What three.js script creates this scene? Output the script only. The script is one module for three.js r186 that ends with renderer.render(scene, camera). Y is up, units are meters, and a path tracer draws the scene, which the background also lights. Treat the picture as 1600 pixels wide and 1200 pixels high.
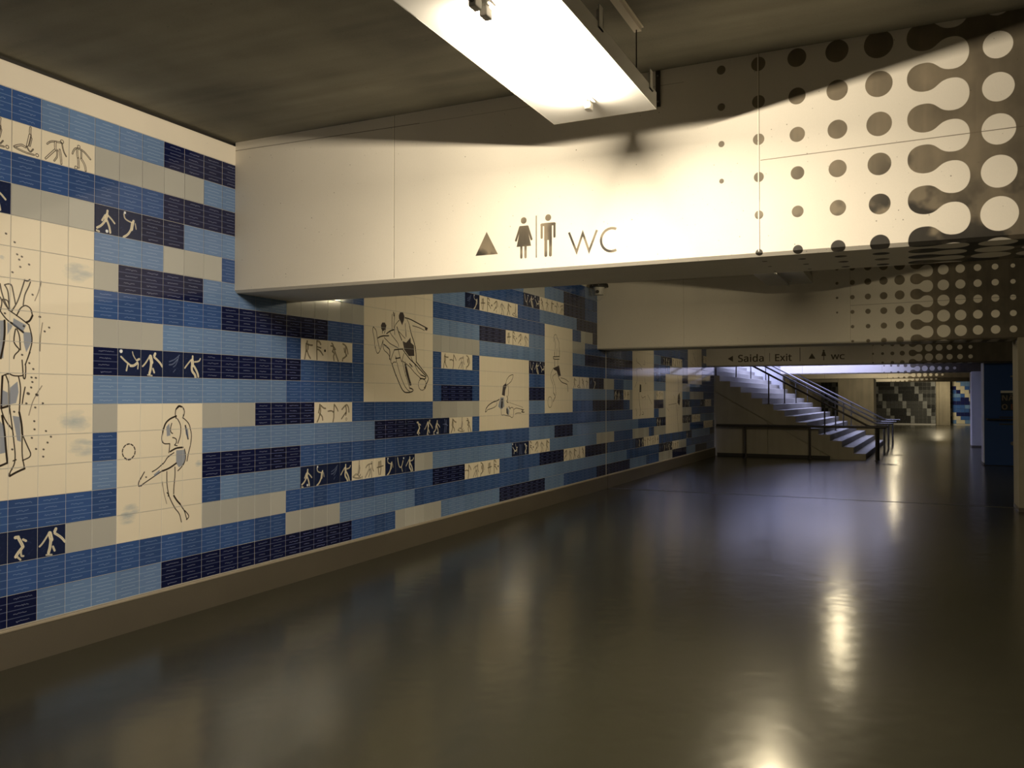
import * as THREE from 'three';
import { mergeGeometries } from 'three/addons/utils/BufferGeometryUtils.js';
import { RoundedBoxGeometry } from 'three/addons/geometries/RoundedBoxGeometry.js';
import { RectAreaLightUniformsLib } from 'three/addons/lights/RectAreaLightUniformsLib.js';

// ------------------------------------------------------------------ camera, sky, exposure, lamp strengths
const scene = new THREE.Scene();
const FOCAL = 1308.4;                                            // pixels, for a 1600 x 1200 picture
const camera = new THREE.PerspectiveCamera(2 * Math.atan(600 / FOCAL) * 180 / Math.PI, 4 / 3, 0.05, 200);
camera.rotation.order = 'YXZ';
camera.position.set(0, 1.69, 0);
camera.rotation.set(0.935 * Math.PI / 180, 25.2977 * Math.PI / 180, 0.008 * Math.PI / 180);
const renderer = new THREE.WebGLRenderer({ antialias: true });
renderer.toneMapping = THREE.LinearToneMapping;
renderer.toneMappingExposure = 1.0;
renderer.shadowMap.enabled = true;
RectAreaLightUniformsLib.init();
scene.background = new THREE.Color().setRGB(4.3, 4.6, 8.0);      // overcast daylight over the stairwell
const WARM = new THREE.Color().setRGB(1, 0.865, 0.65);
const WARMER = new THREE.Color().setRGB(1, 0.84, 0.54);
const TUBE_POWER = 1450;                                           // radiance of a lit fluorescent tube
const TUBE_GLOW = 9;

// ------------------------------------------------------------------ helpers
let seed = 20240611;
function rnd() { seed = (seed + 0x6d2b79f5) | 0; let t = Math.imul(seed ^ (seed >>> 15), 1 | seed); t = (t + Math.imul(t ^ (t >>> 7), 61 | t)) ^ t; return ((t ^ (t >>> 14)) >>> 0) / 4294967296; }
const used = new Map();
function numbered(name) { const n = used.get(name) || 0; used.set(name, n + 1); return n ? name + '_' + String(n).padStart(3, '0') : name; }
function shade(o) { o.castShadow = true; o.receiveShadow = true; return o; }
function mesh(name, g, m, parent) { const o = shade(new THREE.Mesh(Array.isArray(g) ? mergeGeometries(g.map(plain)) : g, m)); o.name = parent === scene ? numbered(name) : name; parent.add(o); return o; }
function part(name, g, m, parent) { const o = mesh(name, g, m, parent); const c = parent.userData._c || (parent.userData._c = {}); const n = c[name] || 0; c[name] = n + 1; if (n) o.name = name + '_' + String(n).padStart(3, '0'); return o; }
function plain(g) { const o = g.index ? g.toNonIndexed() : g; for (const k of Object.keys(o.attributes)) if (!['position', 'normal', 'uv'].includes(k)) o.deleteAttribute(k); return o; }
function thing(name, label, category, at = [0, 0, 0], group) { const o = new THREE.Group(); o.name = numbered(name); o.position.set(...at); o.userData = { label, category }; if (group) o.userData.group = group; scene.add(o); return o; }
function structure(name, label, category) { const o = thing(name, label, category); o.userData.kind = 'structure'; return o; }
function tag(o, label, category, kind) { Object.assign(o.userData, { label, category }); if (kind) o.userData.kind = kind; return o; }
function box(x0, x1, y0, y1, z0, z1) { const g = new THREE.BoxGeometry(Math.abs(x1 - x0), Math.abs(y1 - y0), Math.abs(z1 - z0)); g.translate((x0 + x1) / 2, (y0 + y1) / 2, (z0 + z1) / 2); worldUV(g); return g; }
function rbox(x0, x1, y0, y1, z0, z1, r) { const g = new RoundedBoxGeometry(Math.abs(x1 - x0), Math.abs(y1 - y0), Math.abs(z1 - z0), 2, r); g.translate((x0 + x1) / 2, (y0 + y1) / 2, (z0 + z1) / 2); worldUV(g); return g; }
function worldUV(g) {                                             // uv in metres by the dominant axis of the normal
  const p = g.attributes.position, n = g.attributes.normal, uv = new Float32Array(p.count * 2);
  for (let i = 0; i < p.count; i++) {
    const a = Math.abs(n.getX(i)), b = Math.abs(n.getY(i)), c = Math.abs(n.getZ(i));
    if (b >= a && b >= c) { uv[2 * i] = p.getX(i); uv[2 * i + 1] = -p.getZ(i); } else if (a >= c) { uv[2 * i] = -p.getZ(i); uv[2 * i + 1] = p.getY(i); } else { uv[2 * i] = p.getX(i); uv[2 * i + 1] = p.getY(i); }
  }
  g.setAttribute('uv', new THREE.BufferAttribute(uv, 2));
}
function rod(a, b, r, seg = 12) { const A = new THREE.Vector3(...a), B = new THREE.Vector3(...b), d = B.clone().sub(A); const g = new THREE.CylinderGeometry(r, r, d.length(), seg); g.applyQuaternion(new THREE.Quaternion().setFromUnitVectors(new THREE.Vector3(0, 1, 0), d.normalize())); g.translate((A.x + B.x) / 2, (A.y + B.y) / 2, (A.z + B.z) / 2); return g; }
function pipe(points, r, seg = 10) { const path = new THREE.CurvePath(); for (let i = 1; i < points.length; i++) path.add(new THREE.LineCurve3(new THREE.Vector3(...points[i - 1]), new THREE.Vector3(...points[i]))); const pts = []; for (let i = 0; i < points.length; i++) pts.push(new THREE.Vector3(...points[i])); const curve = new THREE.CatmullRomCurve3(pts, false, 'catmullrom', 0.02); return new THREE.TubeGeometry(curve, 80, r, seg, false); }

// ------------------------------------------------------------------ noise textures
const LAT = new Float32Array(65536); for (let i = 0; i < 65536; i++) LAT[i] = rnd();
function lattice(x, y, px, py) { x = ((x % px) + px) % px; y = ((y % py) + py) % py; return LAT[(x * 131 + y * 7919) & 65535]; }
function vnoise(x, y, px = 65536, py = 65536) { const X = Math.floor(x), Y = Math.floor(y), fx = x - X, fy = y - Y, u = fx * fx * (3 - 2 * fx), v = fy * fy * (3 - 2 * fy); const a = lattice(X, Y, px, py), b = lattice(X + 1, Y, px, py), c = lattice(X, Y + 1, px, py), d = lattice(X + 1, Y + 1, px, py); return a + (b - a) * u + (c - a) * v + (a - b - c + d) * u * v; }
function fbm(x, y, oct = 4) { let s = 0, a = 0.5, t = 0; for (let i = 0; i < oct; i++) { s += a * vnoise(x + i * 17, y + i * 31); t += a; a *= 0.5; x *= 2; y *= 2; } return s / t; }
function pfbm(u, v, fx, fy, oct = 4) { let s = 0, a = 0.5, t = 0; for (let i = 0; i < oct; i++) { s += a * vnoise(u * fx + 0.5, v * fy + 0.5, fx, fy); t += a; a *= 0.5; fx *= 2; fy *= 2; } return s / t; }
const toS = (c) => 255 * (c <= 0.0031308 ? 12.92 * c : 1.055 * Math.pow(c, 1 / 2.4) - 0.055);
function dataTexture(w, h, f, srgb = true) {                      // f(i, j) gives linear [r, g, b]
  const d = new Uint8Array(w * h * 4);
  for (let j = 0; j < h; j++) for (let i = 0; i < w; i++) { const c = f(i, j), o = 4 * (j * w + i); for (let k = 0; k < 3; k++) d[o + k] = Math.max(0, Math.min(255, srgb ? toS(Math.max(0, c[k])) : 255 * c[k])); d[o + 3] = 255; }
  const t = new THREE.DataTexture(d, w, h); t.magFilter = THREE.LinearFilter; t.minFilter = THREE.LinearMipmapLinearFilter; t.generateMipmaps = true; t.wrapS = t.wrapT = THREE.RepeatWrapping; if (srgb) t.colorSpace = THREE.SRGBColorSpace; t.needsUpdate = true; return t;
}
function canvasTexture(c) { const t = new THREE.CanvasTexture(c); t.colorSpace = THREE.SRGBColorSpace; t.magFilter = THREE.LinearFilter; t.anisotropy = 8; return t; }
function concreteMap(base, streakX, streakY, strength, pits = 0.02) {
  const N = 768; const t = dataTexture(N, N, (i, j) => {
    const u = i / N, v = j / N;
    let n = 0.55 * pfbm(u, v, 6, 6, 4) + 0.45 * pfbm(u, v, streakX, streakY, 3) - 0.5; n += 0.10 * (vnoise(i * 0.9, j * 0.9) - 0.5);
    const k = 1 + strength * n * 2; const p = vnoise(i * 0.35 + 91, j * 0.35 + 13) > 1 - pits ? 0.55 : 1;
    return [base[0] * k * p, base[1] * k * p, base[2] * k * p * (1 - 0.05 * n)];
  }); t.repeat.set(1 / 3.1, 1 / 3.1); return t;
}
const M = {};
M.ceiling = new THREE.MeshStandardMaterial({ map: concreteMap([0.25, 0.235, 0.185], 3, 26, 0.5), roughness: 0.85 });
M.concrete = new THREE.MeshStandardMaterial({ map: concreteMap([0.24, 0.215, 0.165], 30, 3, 0.4), roughness: 0.8 });
M.stair = new THREE.MeshStandardMaterial({ map: concreteMap([0.29, 0.28, 0.255], 8, 8, 0.22), roughness: 0.7 });
M.stairSide = new THREE.MeshStandardMaterial({ map: concreteMap([0.33, 0.3, 0.225], 26, 3, 0.2), roughness: 0.8 });
M.plinth = new THREE.MeshStandardMaterial({ map: concreteMap([0.075, 0.064, 0.047], 8, 8, 0.2), roughness: 0.6 });
M.litLedge = new THREE.MeshStandardMaterial({ color: new THREE.Color().setRGB(0.3, 0.26, 0.2), roughness: 0.7 });  // paler than the plinth, the light on its top put into the colour
M.plaster = new THREE.MeshStandardMaterial({ map: concreteMap([0.72, 0.66, 0.56], 8, 8, 0.06, 0.003), roughness: 0.75 });
M.shaft = new THREE.MeshStandardMaterial({ map: concreteMap([0.6, 0.6, 0.6], 20, 3, 0.12), roughness: 0.8 });
M.grout = new THREE.MeshStandardMaterial({ color: new THREE.Color().setRGB(0.5, 0.5, 0.5), roughness: 0.8 });
M.dark = new THREE.MeshStandardMaterial({ color: new THREE.Color().setRGB(0.025, 0.022, 0.018), roughness: 0.6 });
M.white = new THREE.MeshStandardMaterial({ color: new THREE.Color().setRGB(0.78, 0.76, 0.7), roughness: 0.45 });
M.reflector = new THREE.MeshStandardMaterial({ color: new THREE.Color().setRGB(0.4, 0.39, 0.37), roughness: 0.5 });
M.steel = new THREE.MeshStandardMaterial({ color: new THREE.Color().setRGB(0.25, 0.25, 0.25), metalness: 1, roughness: 0.35 });
M.darkSteel = new THREE.MeshStandardMaterial({ color: new THREE.Color().setRGB(0.07, 0.062, 0.055), metalness: 0.55, roughness: 0.4 });
M.socket = new THREE.MeshStandardMaterial({ color: new THREE.Color().setRGB(0.55, 0.53, 0.48), roughness: 0.5 });
M.tubeOff = new THREE.MeshStandardMaterial({ color: new THREE.Color().setRGB(0.12, 0.11, 0.1), roughness: 0.3 });
M.tubeOn = new THREE.MeshStandardMaterial({ color: 0xffffff, emissive: WARM, emissiveIntensity: TUBE_GLOW, roughness: 0.4 });
M.blueDoor = new THREE.MeshStandardMaterial({ color: new THREE.Color().setRGB(0.01, 0.05, 0.2), roughness: 0.45 });
M.glass = new THREE.MeshPhysicalMaterial({ color: 0xffffff, transmission: 1, thickness: 0, roughness: 0.05, ior: 1.45 });
M.floor = new THREE.MeshPhysicalMaterial({
  map: (() => { const t = dataTexture(768, 768, (i, j) => { const k = 0.93 + 0.16 * pfbm(i / 768, j / 768, 9, 9, 4) + 0.03 * rnd(); return [0.034 * k, 0.0325 * k, 0.0215 * k]; }); t.repeat.set(1 / 7.3, 1 / 7.3); return t; })(),
  roughness: 0.2, specularIntensity: 0.78,
  bumpMap: (() => { const t = dataTexture(1024, 1024, (i, j) => { const u = i / 1024, v = j / 1024, n = 0.65 * vnoise(u * 110, v * 110, 110, 110) + 0.35 * vnoise(u * 260, v * 260, 260, 260); return [n, n, n]; }, false); t.repeat.set(1 / 19, 1 / 19); t.offset.set(0.2, 0.15); return t; })(), bumpScale: 0.0016,
});

// ------------------------------------------------------------------ the large structure
const WALL_X = -5.112, TILE = 0.2, TILE_Y0 = 0.2453, TILE_Z0 = -3.4125, CEIL = 3.84, SOFFIT = 2.57;
const STAIR_Z0 = -24.616, STAIR_Z1 = -33.1, WELL_X = -0.6, WELL_Z = -29.2;  // unseen ceiling opening sized to light the fourth beam and dim the treads
tag(mesh('floor', box(-5.4, 4.5, -0.3, 0, 4, -60), M.floor, scene), 'glossy grey olive resin floor of the passage', 'floor', 'structure');
tag(mesh('ceiling', [box(-5.6, 4.5, CEIL, CEIL + 0.3, 4, -24.4), box(WELL_X, 4.5, CEIL, CEIL + 0.3, -24.4, -33.2), box(-7.4, WELL_X, CEIL, CEIL + 0.3, -24.4, WELL_Z), box(-11.2, -7.2, 5.4, 5.6, -24.4, -33.4), box(-5.6, 4.5, CEIL, CEIL + 0.3, -33.2, -60)], M.ceiling, scene), 'raw dark concrete ceiling with board marks', 'ceiling', 'structure');  // high slab over the upper steps is an unseen roof added to dim them
tag(mesh('wall_right', box(4.2, 4.5, 0, CEIL, 4, -60), M.concrete, scene), 'plain dark concrete wall beyond the piers', 'wall', 'structure');
tag(mesh('wall_back', box(-5.4, 4.5, 0, CEIL, 4, 3.7), M.concrete, scene), 'plain concrete wall closing the passage', 'wall', 'structure');
{ const b = structure('baseboard_left', 'low concrete plinth with a top edge coloured paler as if lit under the blue tiled wall', 'baseboard');
  for (const [a, c] of [[3.7, -14.92], [-14.945, STAIR_Z0]]) { part('plinth', box(-5.35, WALL_X + 0.032, -0.02, 0.228, a, c), M.plinth, b); part('lit_top_edge', rbox(-5.35, WALL_X + 0.036, 0.224, 0.2435, a, c, 0.006), M.litLedge, b); } }
{ const j = structure('trim_1', 'thin metal expansion joint running across the floor', 'trim');
  part('joint_strip', box(-5.07, 4.2, 0, 0.003, -14.925, -14.935), M.steel, j); part('joint_strip', box(-5.07, 4.2, 0, 0.003, -14.965, -14.975), M.steel, j); part('joint_gap', box(-5.07, 4.2, 0, 0.0015, -14.935, -14.965), M.dark, j); }
tag(mesh('wall_stairwell', [
  box(-11.2, -5.42, 0, 5.4, -24.4, STAIR_Z0), box(-5.42, -5.1, CEIL, 5.4, -24.4, STAIR_Z0), 
  box(-11.2, -4.3, 0, 5.4, STAIR_Z1 - 0.1, -33.4), box(-7.4, WELL_X, CEIL + 0.3, 4.6, WELL_Z + 0.2, WELL_Z), box(-7.4, -7.2, CEIL + 0.3, 5.4, -24.4, WELL_Z), box(WELL_X, WELL_X + 0.2, CEIL + 0.3, 4.6, WELL_Z, -33.4), box(-4.3, WELL_X, CEIL + 0.3, 4.6, -33.2, -33.4), box(-11.2, -11, 3.9, 5.4, -24.4, -33.4),
], M.shaft, scene), 'pale walls of the stairwell open to daylight', 'wall', 'structure');

// ------------------------------------------------------------------ drawings printed on the tiles (tile units inside each panel)
const DRAWINGS = {
  kicker: [
    'l 2.63 0.25 2.71 0.12 2.80 0.07 2.97 0.12 3.06 0.28 3.05 0.42 2.98 0.56',
    'l 2.63 0.25 2.60 0.41 2.65 0.55',
    'L 2.66 0.21 2.80 0.09 2.91 0.13',
    'L 2.66 0.49 2.43 0.55 2.23 0.67 2.12 0.78 2.05 0.96',
    'l 2.05 0.96 1.98 1.20 1.98 1.42 2.06 1.54 2.35 1.54',
    'l 2.35 1.54 2.34 1.71 2.31 1.89',
    'l 2.72 0.60 2.83 0.73 2.90 0.92 2.89 1.24 2.75 1.55',
    'l 2.44 0.77 2.37 0.95 2.40 1.11 2.49 1.15',
    'l 2.98 0.56 3.15 0.67 3.30 0.82 3.36 0.98 3.44 1.26 3.38 1.63',
    'l 3.37 1.67 3.28 1.94 3.20 2.26',
    'L 3.11 0.88 3.18 1.16 3.25 1.39',
    'l 2.49 1.31 2.69 1.34 2.68 1.55 2.55 1.61 2.72 1.64',
    'L 2.38 1.85 2.55 1.77 2.73 1.72 2.99 1.72',
    'b 2.67 1.82 3.07 1.82 3.15 2.03 3.02 2.38 2.82 2.48 2.67 2.31',
    'b 2.18 0.90 2.32 0.77 2.38 1.22 2.21 1.25',
    'b 3.10 0.88 3.24 1.02 3.28 1.44 3.13 1.20',
    'l 3.07 1.79 3.15 2.03 3.11 2.25 2.96 2.47 2.76 2.61',
    'l 2.56 1.90 2.39 1.98 2.22 2.06 2.14 2.19 2.00 2.31 1.75 2.47 1.54 2.55',
    'L 2.67 2.31 2.45 2.43 2.22 2.51 2.00 2.56',
    'l 2.00 2.56 1.62 2.74 1.17 2.95 0.96 3.06 0.91 2.94 1.04 2.72 1.18 2.53',
    'b 1.62 2.66 1.89 2.50 1.89 2.61 1.65 2.75',
    'd 1.26 2.73',
    'd 2.66 0.57',
    'l 2.22 2.60 2.21 3.00 2.29 3.41 2.35 3.59 2.60 4.02 2.86 4.26 2.95 4.61',
    'l 2.61 2.45 2.63 2.76 2.57 3.12 2.56 3.48',
    'L 2.57 3.55 2.68 3.72 2.89 3.92',
    'l 2.89 3.92 3.09 4.17 3.16 4.41 3.22 4.55',
    'l 3.09 4.17 3.30 4.36 3.32 4.48 3.19 4.55',
    'l 2.23 3.40 2.31 3.45 2.29 3.54',
    'g 2.01 2.98 2.06 3.34 2.22 3.82',
    'o 0.49 1.74 0.77 1.75 0.49 2.02',
    's 0.58 3.87 0.99 3.92',
    's 0.48 4.15 0.89 4.21',
    's 3.83 2.40 4.07 2.41',
  ],
  rightsplash: [
    'l 5.47 2.01 5.35 2.41 5.25 2.70 5.17 2.86 5.06 3.03',
    'l 5.67 2.04 5.63 2.18 5.49 2.44 5.45 2.64 5.43 2.82',
    'l 5.47 2.01 5.57 2.04 5.65 1.98',
    'l 4.82 2.24 4.91 2.35 4.95 2.54 4.99 3.00',
    'l 4.82 2.24 4.92 2.19 5.04 2.20 5.09 2.44 5.17 2.82',
    'l 4.67 2.22 4.73 2.56 4.95 3.00',
    'g 6.03 1.99 5.99 2.26 5.83 2.64',
    'l 5.21 3.17 5.31 2.96 5.43 2.85 5.54 2.82 5.70 2.91 5.75 3.12',
    'L 5.75 3.12 5.68 3.30 5.54 3.36',
    'l 4.67 2.64 4.73 2.71 4.74 2.87 4.68 3.08',
    'l 4.75 2.71 4.91 2.69 4.97 2.84 4.98 3.00',
    'l 4.68 3.06 4.84 3.28 5.04 3.42',
    'L 5.04 3.42 5.20 3.52 5.44 3.69',
    'l 4.75 2.71 4.91 3.00 5.23 3.17 5.63 3.43',
    'l 5.63 3.43 5.70 3.64 5.76 3.91 5.70 4.20 5.60 4.52',
    'g 6.09 3.33 6.02 3.74 6.01 4.26',
    'b 5.11 3.26 5.54 3.45 5.44 3.66 5.08 3.47',
    'b 5.44 3.68 5.69 3.68 5.74 3.95 5.55 4.32 5.47 4.05',
    'b 4.68 3.37 4.83 3.36 4.80 4.55 4.69 4.55',
    'b 4.92 3.39 5.08 3.51 4.93 3.81',
    'L 4.83 3.36 4.86 3.85 4.72 4.55',
    'l 5.18 3.60 5.10 3.96 5.20 4.14 5.35 4.25 5.15 4.42 5.13 4.54',
    'l 5.22 3.60 5.32 3.75 5.35 4.25',
    'd 4.84 3.13',
    'd 5.46 3.49',
    'd 5.41 4.41',
    'd 4.85 0.63',
    'd 5.12 0.86',
    'd 5.21 1.22',
    'd 5.28 1.38',
    'd 5.37 1.27',
    'd 5.32 1.61',
    'd 5.62 1.49',
    'd 5.06 1.82',
    's 4.72 1.39 4.84 1.37',
    's 7.44 1.50 8.06 1.42',
    'd 5.75 2.45',
    'd 6.00 3.14',
    'd 6.33 3.47',
    'd 6.17 3.61',
    'l 4.81 5.08 4.95 5.00 5.09 5.07 5.25 5.09 5.42 5.07',
    'l 5.41 4.58 5.45 5.03 5.46 5.16 5.53 5.18 5.54 4.79 5.52 4.71',
    'l 5.52 4.73 5.60 4.51 5.68 4.31',
    'L 4.78 5.10 4.76 5.50 4.75 6.10',
    'L 4.75 6.10 5.00 6.03',
    'l 5.00 6.03 4.99 5.62 4.99 5.31 4.89 5.08',
    'b 5.02 5.46 5.26 5.26 5.30 5.61 5.22 5.96 5.00 6.00',
    'b 4.78 5.54 4.96 5.62 4.97 6.00 4.76 6.04',
    'l 5.29 5.09 5.36 5.34 5.37 5.61 5.34 6.00 5.33 6.24',
    'L 5.33 6.24 5.41 6.55 5.44 6.94',
    'l 5.44 6.94 5.42 7.57 5.53 8.04',
    'L 5.53 8.04 5.28 8.12 5.04 8.24',
    'l 5.04 8.24 5.00 8.16 5.24 7.85 5.15 7.05 5.00 6.04',
    'l 5.52 5.44 5.46 5.73 5.43 5.97',
    'l 4.75 6.10 4.79 6.34 5.09 6.78',
    'L 4.78 6.34 4.87 6.84 4.91 7.35 4.97 7.83',
    'L 4.97 7.83 4.84 7.88 4.73 7.91',
    'l 5.44 6.94 5.62 7.34 5.79 7.67 5.46 7.79',
    'l 5.14 7.78 5.24 7.75',
    'b 5.11 6.35 5.35 6.39 5.40 7.18 5.27 7.13',
    'b 4.71 6.50 4.83 6.65 4.90 7.50 4.72 7.53',
    'g 6.09 5.39 5.88 5.73 5.76 5.97 5.66 6.34',
    'd 5.66 4.67',
    'd 5.80 4.86',
    'd 5.74 5.12',
    'd 5.89 5.13',
    'd 5.77 5.27',
    'd 5.73 5.45',
    'D 5.63 5.65',
    'D 5.93 5.69',
    'd 5.57 5.97',
    'd 6.13 5.97',
    'd 5.88 6.09',
    'd 5.85 6.54',
    'd 5.86 6.81',
    'd 6.25 6.88',
    'd 5.77 7.07',
    'd 6.43 7.06',
    'd 6.31 7.25',
    'd 5.92 7.44',
    'd 6.17 7.47',
    'd 6.16 7.71',
    'd 5.11 7.41',
    'd 5.16 6.22',
    's 7.35 6.56 8.01 6.58',
    's 7.64 7.49 8.22 7.52',
  ],
  duo: [
    'k 1.54 2.90 1.66 2.74 1.91 2.72 2.05 2.86 2.00 3.05 1.75 3.19 1.58 3.08',
    'l 1.66 3.10 1.69 3.31',
    'l 2.00 3.05 1.87 3.29',
    'l 0.85 3.02 0.73 3.14 0.94 3.64 0.98 4.05 1.18 4.46 1.42 4.33 1.63 3.92 1.75 3.68',
    'l 0.85 3.02 1.13 3.16 1.18 3.62 1.42 4.16',
    'L 1.26 3.59 1.54 3.46 2.29 3.40',
    'L 2.08 3.30 2.37 3.13 2.80 3.03',
    'l 2.37 3.14 2.55 3.34 2.76 3.45 3.24 3.78 3.28 3.95',
    'l 1.87 3.53 2.29 3.79 2.72 3.91 3.24 4.02',
    'l 1.75 3.68 1.67 4.15 2.30 4.40 2.47 4.73',
    'L 1.83 3.91 2.21 4.05 2.42 4.16 2.38 4.68',
    'L 2.85 4.14 3.33 4.07 3.73 4.05',
    'l 2.85 4.14 2.59 4.53 2.47 4.82 2.64 4.96 2.77 4.81 3.11 4.84 2.98 4.47',
    'l 3.24 4.12 3.42 4.54 3.60 4.78',
    'l 3.82 4.28 3.60 4.78',
    'L 2.98 4.61 3.24 4.58 3.42 4.55',
    'L 2.64 4.96 2.90 5.38 3.16 5.76 3.78 6.50 4.42 6.48',
    'l 3.11 4.84 3.42 5.56 4.05 6.28 4.42 6.42',
    'l 3.69 4.78 3.87 5.31 4.32 6.03 4.42 6.23',
    'l 3.96 4.77 4.14 5.30 4.60 6.03',
    'k 3.87 4.87 4.05 4.91 4.41 5.68 4.60 6.08 4.42 6.08 4.05 5.45',
    'L 4.42 6.23 4.79 6.27 4.79 6.42 4.42 6.47',
    'L 3.73 4.09 4.32 4.55 5.06 4.87 6.21 5.52',
    'l 3.69 4.73 4.23 4.95 4.50 5.04 4.97 5.37 5.63 5.66',
    'L 4.41 4.85 4.69 5.01',
    'k 3.28 2.21 3.41 2.02 3.72 1.99 3.87 2.20 3.81 2.43 3.63 2.73 3.45 2.51 3.30 2.37',
    'l 2.63 2.19 2.59 2.62 2.63 3.05',
    'L 2.75 2.08 2.80 2.27',
    'l 2.88 2.10 2.82 2.61 2.80 2.94',
    'L 3.93 2.28 4.31 2.28 5.05 2.43 6.35 2.70',
    'l 4.72 2.67 5.43 2.72 6.01 2.84',
    'k 6.06 2.67 6.40 2.67 6.30 2.84 6.09 2.82',
    'l 3.32 2.47 2.97 2.69 2.84 2.99 2.89 3.30',
    'L 3.10 2.87 3.24 3.10 3.41 3.33 3.59 3.56',
    'L 4.40 2.72 4.54 3.11 4.96 3.68 5.10 4.22 5.11 4.72',
    'l 4.13 2.35 4.31 2.53 4.40 2.72',
    'l 3.95 2.61 4.04 3.34',
    'l 3.32 3.10 3.68 3.31 3.95 3.44',
    'k 3.68 3.61 4.04 3.68 4.50 3.36 4.54 3.65 4.87 3.78 4.92 4.38 4.32 4.42 3.86 4.08',
    'l 4.55 4.45 4.69 4.69 4.97 4.83',
    'L 5.11 4.72 5.82 5.15 6.51 5.59 6.41 5.80 6.02 6.21',
    'l 4.97 4.88 5.25 5.27 5.68 5.46',
    'L 5.63 5.46 6.21 5.55 6.14 5.70 5.54 5.66',
    'o 5.78 6.01 6.20 6.00 5.78 6.34',
  ],
  yoga: [
    'l 4.02 1.77 4.09 1.57 4.23 1.43 4.59 1.22 5.13 1.11 5.26 1.15 4.97 1.57 4.70 1.71 4.28 1.86',
    'k 3.55 1.96 3.97 1.77 4.17 1.90 3.91 2.27 3.84 2.67 3.37 2.58',
    'l 4.17 1.81 4.40 1.95 4.44 2.31 4.38 2.67',
    'L 4.17 2.67 4.38 2.90 4.07 3.03 4.38 3.12',
    'b 3.15 2.76 3.66 2.76 3.76 3.39 3.25 3.61 2.80 3.38',
    'k 3.30 2.85 3.55 2.85 3.45 3.52 3.20 3.47',
    'L 2.95 2.89 2.75 2.99 2.15 3.03 1.38 3.24 0.95 3.49 0.86 3.74',
    'l 0.86 3.74 1.02 3.73 1.10 3.59 1.96 3.50 2.55 3.33 2.57 3.11',
    'l 3.25 3.61 3.25 4.03 3.66 3.97 4.18 4.05 4.70 4.08',
    'b 4.17 3.39 4.59 3.71 4.49 4.03 4.07 3.84',
    'k 4.07 3.53 4.26 3.57 4.38 4.03 4.12 3.89',
    'l 4.70 3.53 5.13 3.40 5.34 3.73 5.23 4.14 4.97 4.22 4.70 4.08',
    'L 4.49 3.40 4.70 3.60',
    'l 5.34 3.63 5.45 3.57 5.78 3.52 6.66 3.63 7.06 3.68',
    'L 6.66 3.65 7.06 3.68 6.55 3.84 7.12 3.85',
    'l 6.55 3.91 6.00 3.87 5.56 3.96',
    'g 4.59 3.12 6.89 3.49',
  ],
  stride: [
    'l 1.87 1.31 1.79 1.06 1.95 0.74 2.36 0.68 2.53 0.95 2.94 1.24',
    'l 1.95 0.99 2.20 1.47',
    'l 2.20 1.47 2.03 2.04 2.00 2.48',
    'l 2.94 1.24 3.02 1.87 3.02 2.50',
    'l 2.49 1.83 2.44 2.46',
    'L 1.71 2.52 3.02 2.43',
    'L 2.99 2.65 1.71 2.74 1.71 2.52',
    'l 2.03 2.76 2.03 3.28',
    'l 2.69 2.73 2.69 3.26',
    'k 1.71 3.42 2.94 3.16 3.32 4.00 2.82 4.07 2.44 3.64 1.87 3.54',
    'l 1.71 3.42 1.23 3.80 1.15 4.17 1.38 4.47 1.70 4.71 1.78 5.39',
    'L 1.78 5.39 2.19 5.64 1.94 5.89 1.70 6.07',
    'l 2.36 3.83 1.54 4.04 1.62 4.28 2.11 4.77 2.27 5.58',
    'L 2.77 4.01 3.10 4.47 4.72 4.67',
    'L 4.81 4.73 4.93 5.25',
    'l 3.27 4.16 4.20 4.20 5.08 4.47',
    'o 1.03 6.13 1.46 6.13 1.03 6.56',
  ],
  crowd: [
    'l 1.42 2.65 1.29 3.04 2.58 3.21 3.11 3.42 3.37 3.80',
    'l 4.19 2.77 4.59 3.06 4.32 3.30 3.91 3.16',
    'l 1.15 3.86 2.84 3.58 3.50 3.87',
    'l 1.28 3.94 2.05 4.67 0.76 5.74',
    'k 2.56 5.34 3.09 5.41 3.08 6.17 2.43 6.18',
    'L 2.16 6.26 2.29 7.09 2.93 8.38 2.54 8.68',
    'l 4.30 4.70 4.71 5.39 4.99 5.15',
    'l 3.08 6.48 3.34 6.94 4.70 6.55 4.56 6.94',
    'l 5.53 6.47 7.22 7.50',
    'l 1.12 7.91 1.63 8.29 1.24 8.66',
    'l 3.60 8.24 4.27 8.56 3.33 8.56',
  ],
  tall: [
    'L 5.62 0.13 6.14 0.92 5.95 2.08',
    'k 6.49 2.16 6.91 2.96 6.47 3.76 5.58 3.40 5.77 2.52',
    'l 3.67 2.44 4.18 2.87',
    'l 1.30 3.64 2.97 3.56 5.05 3.49',
    'l 0.80 4.05 1.46 4.40',
    'L 5.04 3.66 5.55 5.61 6.07 6.95',
    'l 6.11 3.85 5.56 4.90',
  ],
  bust: [
    'L 3.07 1.89 3.27 2.36 4.09 2.71 4.50 3.84 4.48 5.09',
    'l 1.24 3.01 2.44 3.44 3.25 3.50',
    'l 5.80 2.15 4.93 3.15 6.64 3.68',
  ],
};
const SLOT = 80, ATLAS = 2048;
const PANELS = {                                                  // first column, top row + 1, width, height, place in the atlas
  rightsplash: [-5, 13, 8, 9, 0, 0], crowd: [66, 14, 8, 9, 8, 0], tall: [79, 10, 8, 7, 16, 0], duo: [19, 14, 7, 7, 0, 9],
  yoga: [32, 10, 8, 5, 7, 9], stride: [43, 13, 6, 7, 15, 9], kicker: [4, 7, 4, 5, 21, 9], bust: [90, 15, 8, 6, 7, 14],
};
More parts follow.
